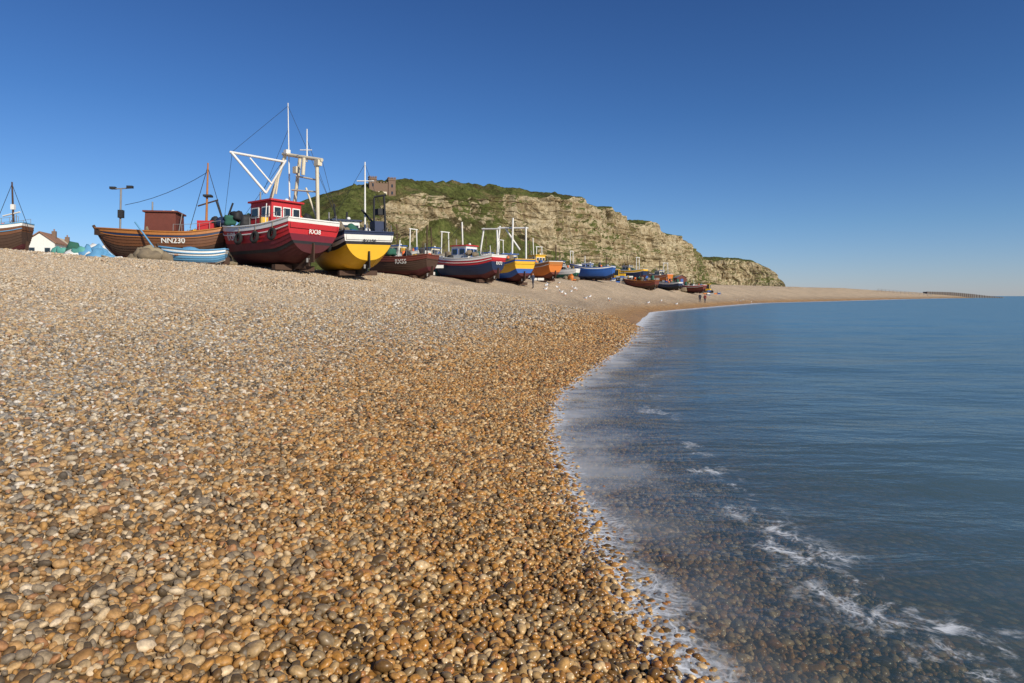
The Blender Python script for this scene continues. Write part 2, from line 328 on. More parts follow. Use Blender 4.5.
# ------------------------------------------------------------------ boat
class Boat:
    def __init__(s,px,d,beta,L,B,D,bands,name="fishing_boat",sw=.72,rb=.35,rs=.12,rail=WHITE,deck=DWOOD,roll=0,flip=False,sink=.0,keel=DWOOD,np_=12,base=None):
        b=(px-512)/F; x=b*d; z=float(tz(x,d)[0]) if base is None else EYE-(base-HY)/F*d
        s.gz=float(tz(x,d)[0]); z=s.gz-.03 if base is None else min(max(z,s.gz-.35),s.gz+.12)
        n=math.hypot(b,1); T=Vector((-b,-1))/n; R=Vector((1,-b))/n; be=math.radians(beta)
        st=T*math.cos(be)+R*math.sin(be); fw=-st if not flip else st
        s.L,s.B,s.D,s.sw,s.rb,s.rs=L,B,D,sw,rb,rs; s.d=d
        s.kh=.12*D
        s.e=empty(name,(x,d,z-sink),math.atan2(fw.y,fw.x),roll)
        s.mw=Matrix.Translation(s.e.location)@s.e.rotation_euler.to_matrix().to_4x4(); s.mi=s.mw.inverted()
        A=Acc(); N=np_; NS=26; ss=[(i/NS) for i in range(NS+1)]; 
        ths=[math.pi/2*(.12+.88*i/N) if i else 0 for i in range(N+1)]
        for side in(1,-1):
            for i in range(N):
                fr_=(i+.5)/N; mt=bands[-1][1]
                for lim,mm in bands:
                    if fr_<=lim: mt=mm; break
                vs=[]
                for u in ss:
                    a=s.pt(u,ths[i],side,.035 if i>0 else 0); a0=s.pt(u,ths[i],side,0); bb=s.pt(u,ths[i+1],side,0.0)
                    vs+= [a,bb,a0]
                fs=[]
                for k in range(NS):
                    qd=(3*k,3*k+3,3*k+4,3*k+1); lip=(3*k+2,3*k+5,3*k+3,3*k)
                    fs+= [qd if side<0 else qd[::-1], lip if side<0 else lip[::-1]]
                A.add(vs,fs,mt,False)
        for i in range(N):
            fr_=(i+.5)/N; mt=bands[-1][1]
            for lim,mm in bands:
                if fr_<=lim: mt=mm; break
            a=s.pt(0,ths[i],1,.02);b_=s.pt(0,ths[i],-1,.02);c=s.pt(0,ths[i+1],-1,.02);dd_=s.pt(0,ths[i+1],1,.02)
            A.add([a,b_,c,dd_],[(0,1,2,3)],mt)
        top=[(s.pt(u,math.pi/2,1,0),s.pt(u,math.pi/2,-1,0)) for u in ss]
        vs=[];fs=[]
        s.bul=.22*D
        for p,q_ in top:
            k=.92; vs+=[(p.x,p.y,p.z),(p.x,p.y*k,p.z),(p.x,p.y*k,p.z-s.bul),(q_.x,q_.y*k,p.z-s.bul),(q_.x,q_.y*k,q_.z),(q_.x,q_.y,q_.z)]
        for k in range(NS):
            for j in range(5): fs.append((6*k+j,6*k+j+1,6*(k+1)+j+1,6*(k+1)+j))
        A.add(vs,fs,deck)
        for side in(0,1):
            pr=[top[k][side] for k in range(NS+1)]
            for p,q_ in zip(pr,pr[1:]):
                A.cyl(p+Vector((0,0,.02)),q_+Vector((0,0,.02)),.055,rail,n=6,cap=False)
            sg=1 if side==0 else -1
            p2=[s.pt(k/NS,math.pi/2*.86,sg,.03) for k in range(NS+1)]
            for p,q_ in zip(p2,p2[1:]): A.cyl(p,q_,.04,rail,n=6,cap=False)
        A.cyl(top[0][0],top[0][1],.055,rail,n=6)
        zk=s.kh
        A.box((-.05*L,0,zk*.5),(L*.78,.16,zk*1.05),keel)
        prev=None
        for k in range(9):
            u=.80+.20*k/8; p=s.pt(u,0,1,0); p=Vector((p.x+.03,0,p.z)); 
            if prev: A.cyl(prev,p,.09,keel,n=6)
            prev=p
        t=s.pt(1,math.pi/2,1,0); A.cyl(prev,(t.x+.05,0,t.z+.18),.09,keel,n=6)
        r0=-L/2
        A.box((r0-.05,0,D*.36),(.42,.07,D*.45),keel); A.box((r0+.5,0,D*.2),(.7,.12,D*.3),keel)
        A.cyl((r0+.12,0,D*.22),(r0+.3,0,D*.22),.06,STEEL)
        for k in range(3):
            a_=k*2.094; A.box((r0+.2,math.sin(a_)*.16,D*.22+math.cos(a_)*.16),(.04,.12,.24),STEEL)
        for sx2 in(-.3,-.05,.2):
            for sg in(1,-1): A.box((sx2*L,sg*B*.20,.06),(.35,B*.28,.3),DWOOD)
        A.build("hull",s.e); s.deckz=D-s.bul; s.A=Acc()
    def w(s,u):
        if u<.42: return s.sw+(1-s.sw)*math.sin(u/.42*math.pi/2)**.75
        t=(u-.42)/.58; return max(0,(1-t**2.5))**.8
    def pt(s,u,th,side,off):
        b=s.B/2*s.w(u); zs=s.D*(1+s.rb*max(0,(u-.4)/.6)**2+s.rs*max(0,(.35-u)/.35)**2)
        zk=s.kh+s.D*.5*max(0,(u-.78)/.22)**2.2+s.D*.22*max(0,(.16-u)/.16)**1.5
        e=.72+.75*max(0,(u-.55)/.45)+.25*max(0,(.2-u)/.2)
        y=b*math.sin(th)**e if th>0 else 0; f=1-math.cos(th); z=zk+(zs-zk)*f
        x=s.L*(u-.5)+.10*s.L*f*max(0,(u-.7)/.3)**2-.035*s.L*f*max(0,(.15-u)/.15)
        yn=math.sin(th)*.9+.1
        return Vector((x-(off if u==0 else 0),side*(y+(off*yn if y>.01 else 0)),z-off*math.cos(th)*.5))
    def g(s,px,py,v=0):
        y=s.d+v; return s.mi@Vector(((px-512)/F*y,y,EYE-(py-HY)/F*y))
    def text(s,txt,u,th,size,mat,side=1,lenf=1):
        cu=bpy.data.curves.new("t",'FONT'); cu.body=txt; cu.size=size; cu.offset=size*.02; cu.align_x='CENTER'
        o=bpy.data.objects.new("t",cu); col.objects.link(o); dg=bpy.context.evaluated_depsgraph_get(); me=bpy.data.meshes.new_from_object(o.evaluated_get(dg)); bpy.data.objects.remove(o)
        bm=bmesh.new(); bm.from_mesh(me); bmesh.ops.subdivide_edges(bm,edges=[e for e in bm.edges if e.calc_length()>size*.3],cuts=1); bm.to_mesh(me); bm.free()
        for v_ in me.vertices:
            uu=u-side*v_.co.x*lenf/s.L
            tt=th; base=s.pt(uu,th,side,0); z0=base.z; best=th
            for k in range(12):
                p=s.pt(uu,best,side,0); dz=(z0+v_.co.y)-p.z; p2=s.pt(uu,best+.02,side,0); g_=(p2.z-p.z)/.02; best=min(math.pi/2,best+dz/max(g_,.2))
            v_.co=s.pt(uu,best,side,.06)
        me.name="registration_lettering"; me.materials.clear(); me.materials.append(mat)
        ob=bpy.data.objects.new("registration_lettering",me); col.objects.link(ob); ob.parent=s.e
    def stern_text(s,txt,z,size,mat):
        cu=bpy.data.curves.new("t",'FONT'); cu.body=txt; cu.size=size; cu.offset=size*.02; cu.align_x='CENTER'
        o=bpy.data.objects.new("t",cu); col.objects.link(o); dg=bpy.context.evaluated_depsgraph_get(); me=bpy.data.meshes.new_from_object(o.evaluated_get(dg)); bpy.data.objects.remove(o)
        for v_ in me.vertices:
            f=(z+v_.co.y)/s.D; v_.co=Vector((-s.L/2-.035*s.L*f-.07,-v_.co.x,z+v_.co.y))
        me.materials.clear(); me.materials.append(mat); ob=bpy.data.objects.new("stern_lettering",me); col.objects.link(ob); ob.parent=s.e
    def house(s,x,lx,ly,h,mat,roof=WHITE,z0=None,y=0,win=True,trim=WHITE):
        A=s.A; z0=s.deckz if z0 is None else z0
        A.box((x,y,z0+h/2),(lx,ly,h),mat,taper=.95)
        A.box((x,y,z0+h+.05),(lx*1.08,ly*1.08,.1),roof)
        if win:
            wz=z0+h*.70; hw=h*.26
            for k in(-1,0,1):
                for sg in(1,-1):
                    A.box((x+sg*(lx/2*.972+.012),y+k*ly*.3,wz),(.05,ly*.25,hw*1.15),trim); A.box((x+sg*(lx/2*.972+.028),y+k*ly*.3,wz),(.05,ly*.19,hw*.9),GLASS)
            for k in(-1,1):
                for sg in(1,-1):
                    A.box((x+k*lx*.24,y+sg*(ly/2*.972+.012),wz),(lx*.34,.05,hw*1.15),trim); A.box((x+k*lx*.24,y+sg*(ly/2*.972+.028),wz),(lx*.27,.05,hw*.9),GLASS)
            A.box((x-lx/2-.01,y,z0+h*.28),(.05,ly*.3,h*.5),trim)
        A.cyl((x+lx*.3,y+ly*.3,z0+h+.1),(x+lx*.3,y+ly*.3,z0+h+.7),.05,STEEL); A.blob((x-lx*.2,y-ly*.2,z0+h+.22),(.13,.13,.12),WHITE,0)
    def post(s,a,b,r,m=WHITE,r2=None): s.A.cyl(a,b,r,m,r2)
    def clutter(s,n=14,seed=1,hi=.5):
        rr=random.Random(seed)
        for k in range(n):
            u=rr.uniform(.08,.72); wd=s.B/2*s.w(u)*.75; p=(s.L*(u-.5),rr.uniform(-wd,wd),s.deckz+rr.uniform(.15,hi)+s.bul*.4); c=rr.random()
            if c<.3: s.A.blob(p,(rr.uniform(.2,.5),rr.uniform(.2,.4),rr.uniform(.2,.45)),rr.choice([NETG,NETB,BLACK,NETB]),.3,seed=k)
            elif c<.6: s.A.box(p,(rr.uniform(.3,.6),rr.uniform(.3,.5),rr.uniform(.25,.5)),rr.choice([WHITE,ORANGE,BLUE,GREY,YEL]),rr.uniform(0,3))
            elif c<.8: s.A.blob(p,(.2,.2,.24),rr.choice([ORB,ORB,YEL,WHITE]),0,seed=k)
            else: s.A.cyl((p[0],p[1],s.deckz),(p[0]+rr.uniform(-.3,.3),p[1],s.deckz+rr.uniform(1,2)),.03,rr.choice([WHITE,STEEL,DWOOD]))
        for sg in(1,-1):   # guard rail stanchions aft
            pp=None
            for k in range(6):
                t=s.pt(.03+.07*k,math.pi/2,sg,-.04); q_=t+Vector((0,0,.5)); s.A.cyl(t,q_,.018,STEEL,n=5)
                if pp: s.A.cyl(pp,q_,.014,STEEL,n=5,cap=False)
                pp=q_
    def tyres(s,us,side=1,z=.8):
        for u in us:
            p=s.pt(u,math.pi/2*z,side,.16); s.A.torus(p,(0,1,.15*side),.28,.10,RUBBER); t=s.pt(u,math.pi/2,side,.03); s.A.wire(t,p,ROPE,.015)
    def done(s,name="gear"): s.A.build(name,s.e)
# ---- 1 far left boat
b=Boat(-22,50,62,6.4,2.4,2.6,[(.3,DRED),(.55,DWOOD),(.75,DWOOD),(.9,WOOD),(1,WHITE)],rail=LBLUE,base=258)
b.post(b.g(14,236),b.g(12,182),.09,DWOOD,.05); b.A.wire(b.g(12,184),b.g(30,232),BLACK,.02); b.A.wire(b.g(12,184),b.g(-6,228),BLACK,.02)
b.post(b.g(3,216),b.g(20,212),.06,WHITE); b.A.box(b.g(13,207),(.25,.25,.4),WHITE); b.clutter(12,3,.9); b.done()
# ---- 2 brown boat
b=Boat(166,42,72,7.1,2.9,1.9,[(.28,DRED),(.62,DWOOD),(.80,WOOD),(.9,NAVY),(1,WOODL)],rail=WOODL,rb=.18,sw=.62,rs=.22,roll=.03,base=264)
b.text("NN230",.38,1.16,.46,WHITE)
b.house(.1,1.9,1.7,1.75,BROWNR,roof=BROWNR,trim=BROWNR,win=False)
p0=b.g(120,236);p1=b.g(121,189); b.post(p0,p1,.06,STEEL); b.post(b.g(112,189),b.g(131,188),.04,STEEL)
for q_ in((113,188),(130,187)): b.A.box(b.g(*q_),(.35,.25,.15),BLACK)
b.A.box(b.g(121,214),(.3,.3,.5),BLACK)
b.post(b.g(206,236),b.g(208,163),.09,WOODL,.05); b.A.wire(b.g(208,168),b.g(224,222),BLACK,.02); b.A.wire(b.g(208,172),b.g(125,205),BLACK,.018,.3); b.A.wire(b.g(208,166),b.g(190,228),BLACK,.02)
b.A.box(b.g(208,196),(.5,.5,.12),BLACK); b.post(b.g(198,206),b.g(218,200),.05,DWOOD); b.A.box(b.g(207,226),(1.0,.8,.6),RED)
b.clutter(14,5,.5)
b.post(b.g(135,222,-1.6),b.g(157,252,-2),.05,LBLUE)
for px in(214,222,231,236): b.A.blob(b.g(px,218+random.uniform(-4,6)),(.35,.35,.35),random.choice([BLACK,NAVY,NETG]),.35,seed=px)
b.post(b.g(226,222),b.g(233,203),.06,BLACK); b.post(b.g(222,218),b.g(216,200),.06,BLACK)
b.done()
# ---- 3 dinghy
b=Boat(195,36,80,3.05,1.5,.85,[(.35,WHITE),(.7,LBLUE),(1,WHITE)],"rowing_boat",rail=LBLUE,rb=.2,roll=-.05,np_=7,base=266)
for u in(-.8,0,.8): b.A.box((u,0,.6),(.22,1.2,.05),WOODL)
b.post((-1.1,.3,.88),(1.1,.45,.92),.03,WOODL); b.A.blob((.3,-.2,.75),(.7,.4,.25),LBLUE,.3,seed=3); b.done()
# ---- 4 red boat
b=Boat(269,40,32,8.6,3.9,2.45,[(.42,DRED),(.46,BLACK),(.70,MAROON),(.93,RED),(1,WHITE)],rail=WHITE,rb=.22,sw=.88,rs=.12,roll=.01,base=270)
b.text("RX38",.64,1.22,.62,WHITE); b.stern_text("RX38",1.95,.34,WHITE)
b.house(-.7,2.3,2.1,2.1,RED,roof=RED,trim=WHITE)
A=b.A
legs=[((262,226,1.5),(285,156,1.2)),((318,224,-.5),(317,163,-.6)),((292,226,1.5),(300,158,1.2))]
for p,q_ in legs: b.post(b.g(*p),b.g(*q_),.11,CREAM)
b.post(b.g(283,154,1.2),b.g(322,160,-.7),.11,CREAM); b.post(b.g(230,152,.5),b.g(285,162,1.0),.08,WHITE); b.post(b.g(232,153,.5),b.g(266,193,.8),.08,WHITE)
b.post(b.g(266,193,.8),b.g(286,160,1.0),.07,WHITE); b.post(b.g(250,158,.6),b.g(272,184,.8),.05,WHITE)
b.post(b.g(290,222,1.0),b.g(288,103,1.0),.06,WHITE,.025); b.post(b.g(307,162,0),b.g(307,129,0),.05,WHITE,.03)
b.post(b.g(300,150,0),b.g(312,150,0),.03,WHITE); b.post(b.g(304,158,0),b.g(303,175,0),.12,CREAM); b.A.box(b.g(296,170,.5),(.35,.25,.4),CREAM)
b.post(b.g(318,222,-.4),b.g(306,188,0),.06,CREAM); b.post(b.g(276,194,.5),b.g(279,175,.6),.05,CREAM); b.post(b.g(292,190,.5),b.g(318,192,-.5),.05,CREAM); b.post(b.g(296,176,.5),b.g(317,180,-.5),.05,CREAM)
b.A.box(b.g(287,152,1),(.3,.3,.25),WHITE); b.A.box(b.g(318,163,-.6),(.4,.3,.35),CREAM)
for a_,c_ in(((288,106,1),(232,152,.5)),((288,106,1),(338,220,0)),((232,154,.5),(224,222,2)),((307,140,0),(336,218,0)),((288,130,1),(262,195,1)),((322,160,-.6),(337,219,-.5)),((285,158,1.2),(240,222,2))):
    b.A.wire(b.g(*a_),b.g(*c_),BLACK,.012)
b.clutter(24,8,.7)
for k in(250,262,298,308): b.A.blob(b.g(k,221,-.2),(.35,.35,.4),random.choice([ORB,NETG,BLACK]),.2,seed=k)
b.tyres((.12,.3,.5),1,.8); b.done()
# ---- 5 yellow boat
b=Boat(343,43,22,8.0,3.7,2.3,[(.66,YEL),(.72,BLACK),(.93,WHITE),(1,NAVY)],rail=NAVY,rb=.2,sw=.86,rs=.1,base=275,keel=BLACK,roll=-.02)
b.text("RX150",.55,1.27,.5,BLACK); b.stern_text("RX150",1.85,.30,BLACK)
b.house(.2,2.0,1.9,1.7,WHITE,roof=NAVY,trim=NAVY)
b.post(b.g(365,240,.5),b.g(365,162,.5),.08,WHITE,.04); b.post(b.g(357,181,.5),b.g(374,181,.5),.04,WHITE); 
for p,q_ in(((337,240,2),(334,204,1.5)),((386,238,-1),(384,196,-1)),((374,238,-1),(374,198,-1)),((374,197,-1),(386,195,-1)),((386,238,-1),(362,210,0)),((346,238,1),(347,212,1))): b.post(b.g(*p),b.g(*q_),.07,BLACK)
b.A.box(b.g(378,228,-.8),(.8,.8,.8),NAVY); b.A.box(b.g(380,212,-.8),(.5,.5,.4),BLACK); b.A.blob(b.g(352,232,-.5),(.6,.5,.4),NETG,.3,seed=4); b.A.blob(b.g(335,228,.5),(.4,.4,.5),BLUE,.2,seed=4)
for a_,c_ in(((365,164,.5),(390,234,0)),((365,164,.5),(322,238,1)),((334,205,1.5),(322,236,1.5))): b.A.wire(b.g(*a_),b.g(*c_),BLACK,.012)
b.clutter(24,12,.9); b.tyres((.2,.4),1,.8); b.done()
# ---- 6 dark boat RX55
b=Boat(399,52,52,6.1,2.5,1.6,[(.45,DRED),(.85,DWOOD),(1,BROWNR)],rail=BROWNR,rb=.25,sw=.65,base=279,roll=.03)
b.text("RX55",.32,1.22,.46,WHITE); b.post(b.g(427,262),b.g(427,226),.05,DWOOD); b.post(b.g(398,262),b.g(400,240),.05,WHITE); b.clutter(16,31,.8); b.done()
# ---- 7 blue/red boat
b=Boat(466,62,50,7.4,2.9,2.15,[(.35,DRED),(.75,NAVY),(.92,RED),(1,WHITE)],rail=WHITE,sw=.75,rb=.25,base=282)
b.stern_text("RX73",1.55,.4,WHITE); b.house(.2,1.9,1.7,1.7,WHITE,roof=RED,trim=BLUE)
b.post(b.g(463,254),b.g(462,222),.07,WHITE); b.post(b.g(480,254,.5),b.g(484,228,.5),.08,WHITE); b.post(b.g(498,258,-.5),b.g(497,230,-.5),.08,WHITE); b.post(b.g(482,229,.5),b.g(500,229,-.5),.08,WHITE)
b.A.wire(b.g(462,224),b.g(440,250),BLACK,.02); b.clutter(18,41,.8); b.done()
# ---- 8 yellow/blue
b=Boat(508,72,25,8.0,3.3,2.3,[(.35,DRED),(.62,BLUE),(.9,YEL),(1,BLUE)],rail=YEL,rb=.25,base=285)
b.house(.4,2.0,1.9,1.5,CREAM,roof=BLUE,trim=BLUE)
for p,q_ in(((496,262,1),(500,226,1)),((526,264,-.5),(526,227,-.5)),((498,228,1),(528,228,-.5)),((512,262,0),(513,218,0)),((505,228,1),(520,250,0))): b.post(b.g(*p),b.g(*q_),.10,WHITE)
b.A.wire(b.g(513,219),b.g(534,258),BLACK,.02); b.A.wire(b.g(513,219),b.g(490,255),BLACK,.02); b.clutter(16,51,.9); b.done()
# ---- 9 orange
b=Boat(538,88,35,7.6,3.1,2.2,[(.35,BROWNR),(.8,ORANGE),(1,WOODL)],rail=WHITE,base=281)
b.house(.3,1.9,1.6,1.7,YEL,roof=YEL,trim=WHITE); b.post(b.g(556,268),b.g(556,245),.07,DWOOD); b.post(b.g(534,266),b.g(533,238),.06,WHITE); b.clutter(14,61,.8); b.done()
# ---- 10 blue
b=Boat(593,118,72,7.4,2.9,2.2,[(.3,NAVY),(.9,BLUE),(1,WHITE)],rail=BLUE,base=280)
b.house(1.0,1.7,1.7,1.3,BLUE,roof=WHITE,trim=WHITE); b.post(b.g(585,270),b.g(585,256),.07,WHITE); b.post(b.g(606,270),b.g(607,255),.07,DWOOD); b.clutter(14,71,.9); b.done()
# ---- farther boats
for (px,d,be,L,B,D,bd,rl,bs,hs) in [(641,125,60,6.5,2.4,1.6,[(.5,DWOOD),(1,BROWNR)],WOODL,290,0),(668,140,55,6,2.2,1.5,[(.5,BLACK),(.8,NAVY),(1,WHITE)],GREY,288,0),(691,150,62,6.5,2.4,1.6,[(.4,DRED),(.9,BROWNR),(1,RED)],WHITE,290,0),
        (563,112,60,5.5,2,1.5,[(.6,NETG),(1,WHITE)],WHITE,279,0),(660,160,40,7,2.6,2.2,[(.5,DWOOD),(1,ORANGE)],WHITE,280,1),
        (398,80,50,8,2.9,2.6,[(.4,BLACK),(.85,LBLUE),(1,WHITE)],WHITE,None,1),(432,84,45,7.8,2.9,2.6,[(.4,DRED),(.85,BLACK),(1,CREAM)],CREAM,None,1),(487,102,60,8.5,3,2.6,[(.4,DRED),(.8,WHITE),(1,BLUE)],WHITE,None,1),(530,118,40,8.5,3,2.7,[(.4,BLACK),(.85,RED),(1,WHITE)],WHITE,None,1),(628,150,60,8.5,3,2.5,[(.4,DRED),(.85,NAVY),(1,YEL)],WHITE,None,1),(560,130,65,8.5,3,2.6,[(.4,DRED),(.85,NETG),(1,WHITE)],WHITE,None,1)]:
    b=Boat(px,d,be,L,B,D,bd,rail=rl,base=bs); b.clutter(14,px,.9)
    if hs: b.house(.2,1.9,1.6,1.6,WHITE if px%2 else CREAM,roof=BLUE,trim=NAVY); b.A.cyl((-L*.3,.7,D),(-L*.3,.6,D+3),.07,WHITE); b.A.cyl((-L*.3,-.7,D),(-L*.3,-.6,D+3),.07,WHITE); b.A.cyl((-L*.3,-.8,D+3),(-L*.3,.8,D+3),.07,WHITE); b.A.wire((-L*.3,0,D+3),(L*.45,0,D+.6),BLACK,.02)
    b.A.cyl((0,0,D*.6),(0.2,0,D+(3.8 if hs else 1.8)),.06,DWOOD); b.done()
# ------------------------------------------------------------------ cliffs
m=M("sandstone_cliff"); g=m.n('NewGeometry'); pos=g.outputs['Position']; at=m.n('Attribute',attribute_name='veg'); sn=m.n('SeparateXYZ'); m.l(g.outputs['Normal'],sn.inputs[0])
bed=m.noise(m.scalev(pos,(.016,.016,.20)),1.0,5,.65,.8); blk=m.noise(m.scalev(pos,(.20,.20,.045)),1.0,5,.7,.5); fn=m.noise(pos,.35,6,.75)
rock=m.ramp(m.math('ADD',m.math('MULTIPLY',bed,.5),m.math('MULTIPLY',blk,.5)),[(.33,(.12,.085,.05)),(.43,(.31,.235,.135)),(.50,(.45,.37,.235)),(.64,(.58,.50,.35))])
rock=m.mix(1,rock,m.ramp(fn,[(.34,(.55,.52,.48)),(.60,(1.12,1.1,1.05))]),'MULTIPLY')
vg=m.noise(pos,.055,5,.6); vf=m.noise(pos,.40,6,.8)
vegc=m.ramp(vg,[(.32,(.075,.058,.028)),(.44,(.075,.080,.026)),(.54,(.10,.115,.034)),(.66,(.16,.13,.060))])
vegc=m.mix(1,vegc,m.ramp(vf,[(.34,(.40,.40,.38)),(.62,(1.4,1.4,1.3))]),'MULTIPLY')
k=m.math('ADD',at.outputs['Fac'],m.math('ADD',m.math('MULTIPLY',m.math('SUBTRACT',vg,.5),1.7),m.math('ADD',m.math('MULTIPLY',m.math('SUBTRACT',vf,.5),1.0),m.math('MULTIPLY',m.math('SUBTRACT',sn.outputs[2],.30),.9))))
cc=m.mix(m.sm(k,.38,.52),rock,vegc)
m.bsdf(cc,.95,normal=m.bump(m.math('ADD',fn,vf),.9,1.6),spec=.1); MCL=m.m
def cliff(name,tops,off,seed,step=1.1,nv=130,back=160,jag=1.0):
    px=np.array([t[0] for t in tops],float); ty=np.array([t[1] for t in tops],float); dd=np.array([t[2] for t in tops],float); tl=np.array([t[3] for t in tops],float); rt_=np.array([t[4] for t in tops],float)
    x=(px-512)/F*dd; z=EYE+(HY-ty)/F*dd
    seg=np.concatenate([[0],np.cumsum(np.hypot(np.diff(x),np.diff(dd)))]); nu=int(seg[-1]/step); u=np.linspace(0,seg[-1],nu)
    xs=np.interp(u,seg,x); ys=np.interp(u,seg,dd); zs=np.interp(u,seg,z); ta=np.interp(u,seg,tl); rtt=np.interp(u,seg,rt_)
    kk=np.hanning(41); kk/=kk.sum(); P=lambda a:np.convolve(np.pad(a,20,mode='edge'),kk,'valid')
    xs2,ys2=P(xs),P(ys); tx=np.gradient(xs2); tyy=np.gradient(ys2); n=np.hypot(tx,tyy); nx=P(tyy/n); ny=P(-tx/n); nn=np.hypot(nx,ny); nx/=nn; ny/=nn
    v=np.linspace(0,1,nv); U=np.broadcast_to(u,(nv,nu)); V=np.broadcast_to(v[:,None],(nv,nu)); TA=np.broadcast_to(ta,(nv,nu))+ .30*(fbm(U*.018,U*0+3.3,seed+31,3)-.45)
    RT=np.broadcast_to(rtt,(nv,nu))+.20*(fbm(U*.03,U*0,seed+3,4)-.47)
    RT=np.clip(RT,TA+.1,.985)
    h=np.where(V<.24,TA*(V/.24)**1.15, np.where(V<.76,TA+(RT-TA)*(V-.24)/.52, np.where(V<.90,RT+(1-RT)*np.sin(np.clip((V-.76)/.14,0,1)*np.pi/2),1.0-(np.clip(V-.90,0,1)/.10)**1.3*.6)))
    toff=.30+.35*TA
    o=np.where(V<.24,toff*V/.24,np.where(V<.76,toff+.12*(V-.24)/.52,np.where(V<.90,toff+.12+(1-toff-.12)*(V-.76)/.14,1+(V-.90)/.10*(back/off))))
    rockw=np.clip((V-.20)/.06,0,1)*np.clip((.80-V)/.05,0,1)
    Zb=3.5; HZ=np.broadcast_to(zs,(nv,nu))-Zb; z_=Zb+HZ*h
    wU=U+(fbm(U*.03,z_*.06,seed+50,3)-.47)*30
    fis=np.clip(np.abs(fbm(wU*.045,z_*.010,seed,4)-.47)*9,0,1)**.6*7-5
    fis2=np.clip(np.abs(fbm(wU*.16,z_*.03,seed+61,3)-.44)*8,0,1)**.7*2.5
    butt=(fbm(U*.012,z_*.004,seed+5,3)-.45)*36
    zw=z_+(fbm(U*.02,z_*.02,seed+70,3)-.47)*12
    led=(np.round(fbm(zw*.09,U*.008,seed+7,2)*7)/7-.45)*9
    blockn=(np.round(vnoise(wU*.10,zw*.12,seed+11)*4)/4-.5)*4.0+(vnoise(wU*.3,zw*.35,seed+13)-.5)*2
    disp=rockw*(fis+fis2+led*.8+blockn)+butt*np.clip(V*4,0,1)*np.clip((1-V)*6,0,1)+(1-rockw)*(fbm(U*.05,V*8,seed+2)-.5)*8
    oo=off*(1-o)+disp-5
    Xc=np.broadcast_to(xs2,(nv,nu))+nx*oo; Yc=np.broadcast_to(ys2,(nv,nu))+ny*oo
    Zc=z_+(1-rockw)*(fbm(U*.28,V*45,seed+1,4)-.47)*4.6*jag*np.clip(V*6,0,1)+ (fbm(U*.05,V*5,seed+8,4)-.47)*6*jag*np.clip(V*2-.3,0,1)
    Zc[0]-=4; Zc[-1]=2
    gul=np.clip(fbm(U*.02,z_*.018,seed+21,4)-.44,0,1)*5
    veg=np.where(V<.24,.66+.1*(1-V/.24),np.where(V<.76,.08+gul*.45,.80-.2*(V>.97)))
    i=np.arange(nv-1)[:,None]; j=np.arange(nu-1)[None,:]; q=np.stack([i*nu+j,i*nu+j+1,(i+1)*nu+j+1,(i+1)*nu+j],-1).reshape(-1,4)
    ob=mk(name,np.stack([Xc.ravel(),Yc.ravel(),Zc.ravel()],1),q,[],MCL,False)
    a=ob.data.attributes.new('veg','FLOAT','POINT'); a.data.foreach_set('value',veg.ravel().astype(np.float32)); return ob
cliff("sandstone_cliff_hill",[(258,258,330,.5,.7),(280,240,335,.5,.7),(300,220,345,.5,.75),(316,208,355,.42,.8),(330,200,365,.42,.82),(345,193,376,.5,.82),(358,187,386,.5,.85),(370,183,395,.52,.88),(385,180,404,.55,.86),(402,179,414,.60,.86),(420,179,424,.62,.86),(440,180,436,.60,.86),(460,181,450,.54,.86),(480,184,466,.46,.88),
    (500,188,482,.38,.88),(520,191,500,.34,.88),(540,195,520,.32,.90),(560,200,545,.30,.90),(580,206,572,.28,.90),(600,213,602,.27,.91),(620,221,640,.26,.91),(640,231,690,.26,.91),(655,238,735,.26,.91),(668,246,780,.29,.9),(680,254,830,.3,.88),(692,266,870,.4,.85),(700,284,900,.6,.8)],72,5)
cliff("headland_cliff",[(660,262,980,.3,.88),(680,256,1010,.25,.88),(700,257,1030,.22,.88),(720,257,1045,.2,.9),(740,257.5,1060,.2,.9),(750,260,1066,.2,.9),(757,264,1070,.2,.9),(763,270,1074,.25,.85),(768,278,1078,.3,.8),(772,288,1085,.5,.8)],60,37,step=1.6,nv=80,back=230,jag=.7)
# ------------------------------------------------------------------ lift station on the hill top
def W(px,d): return (px-512)/F*d
def H(py,d): return EYE+(HY-py)/F*d
d=385; e=empty("cliff_lift_station",(W(382,d),d,H(187,d)),.35)
A=Acc()
def battl(A,c,s,h,mat,nb=4):
    A.box((c[0],c[1],c[2]+h/2),(s,s,h),mat); A.box((c[0],c[1],c[2]+h-.9),(s+.5,s+.5,.5),mat)
    for i in range(nb):
        for sg in(1,-1):
            t=-s/2+s*(i+.5)/nb; A.box((c[0]+t,c[1]+sg*s/2,c[2]+h+.4),(s/nb*.55,.5,.8),mat); A.box((c[0]+sg*s/2,c[1]+t,c[2]+h+.4),(.5,s/nb*.55,.8),mat)
    for k in range(2):
        A.box((c[0],c[1]-s/2-.05,c[2]+h*(.55+.22*k)),(.9,.12,1.8),GLASS); A.box((c[0]+s/2+.05,c[1],c[2]+h*(.55+.22*k)),(.12,.9,1.8),GLASS)
battl(A,(-5.6,0,-14),4.2,19,BRICK); battl(A,(5.6,0,-14),4.2,19,BRICK)
A.box((0,.5,-6.5),(7.4,4.0,17),BRICK); A.box((0,-1.7,-6),(5.0,.4,6),CREAM); A.box((0,-1.95,-6.4),(4.0,.2,5),GLASS)
for i in range(4): A.box((-2.7+i*1.8,-1.4,2.4),(.9,.5,.8),BRICK)
A.build("towers_and_hall",e)
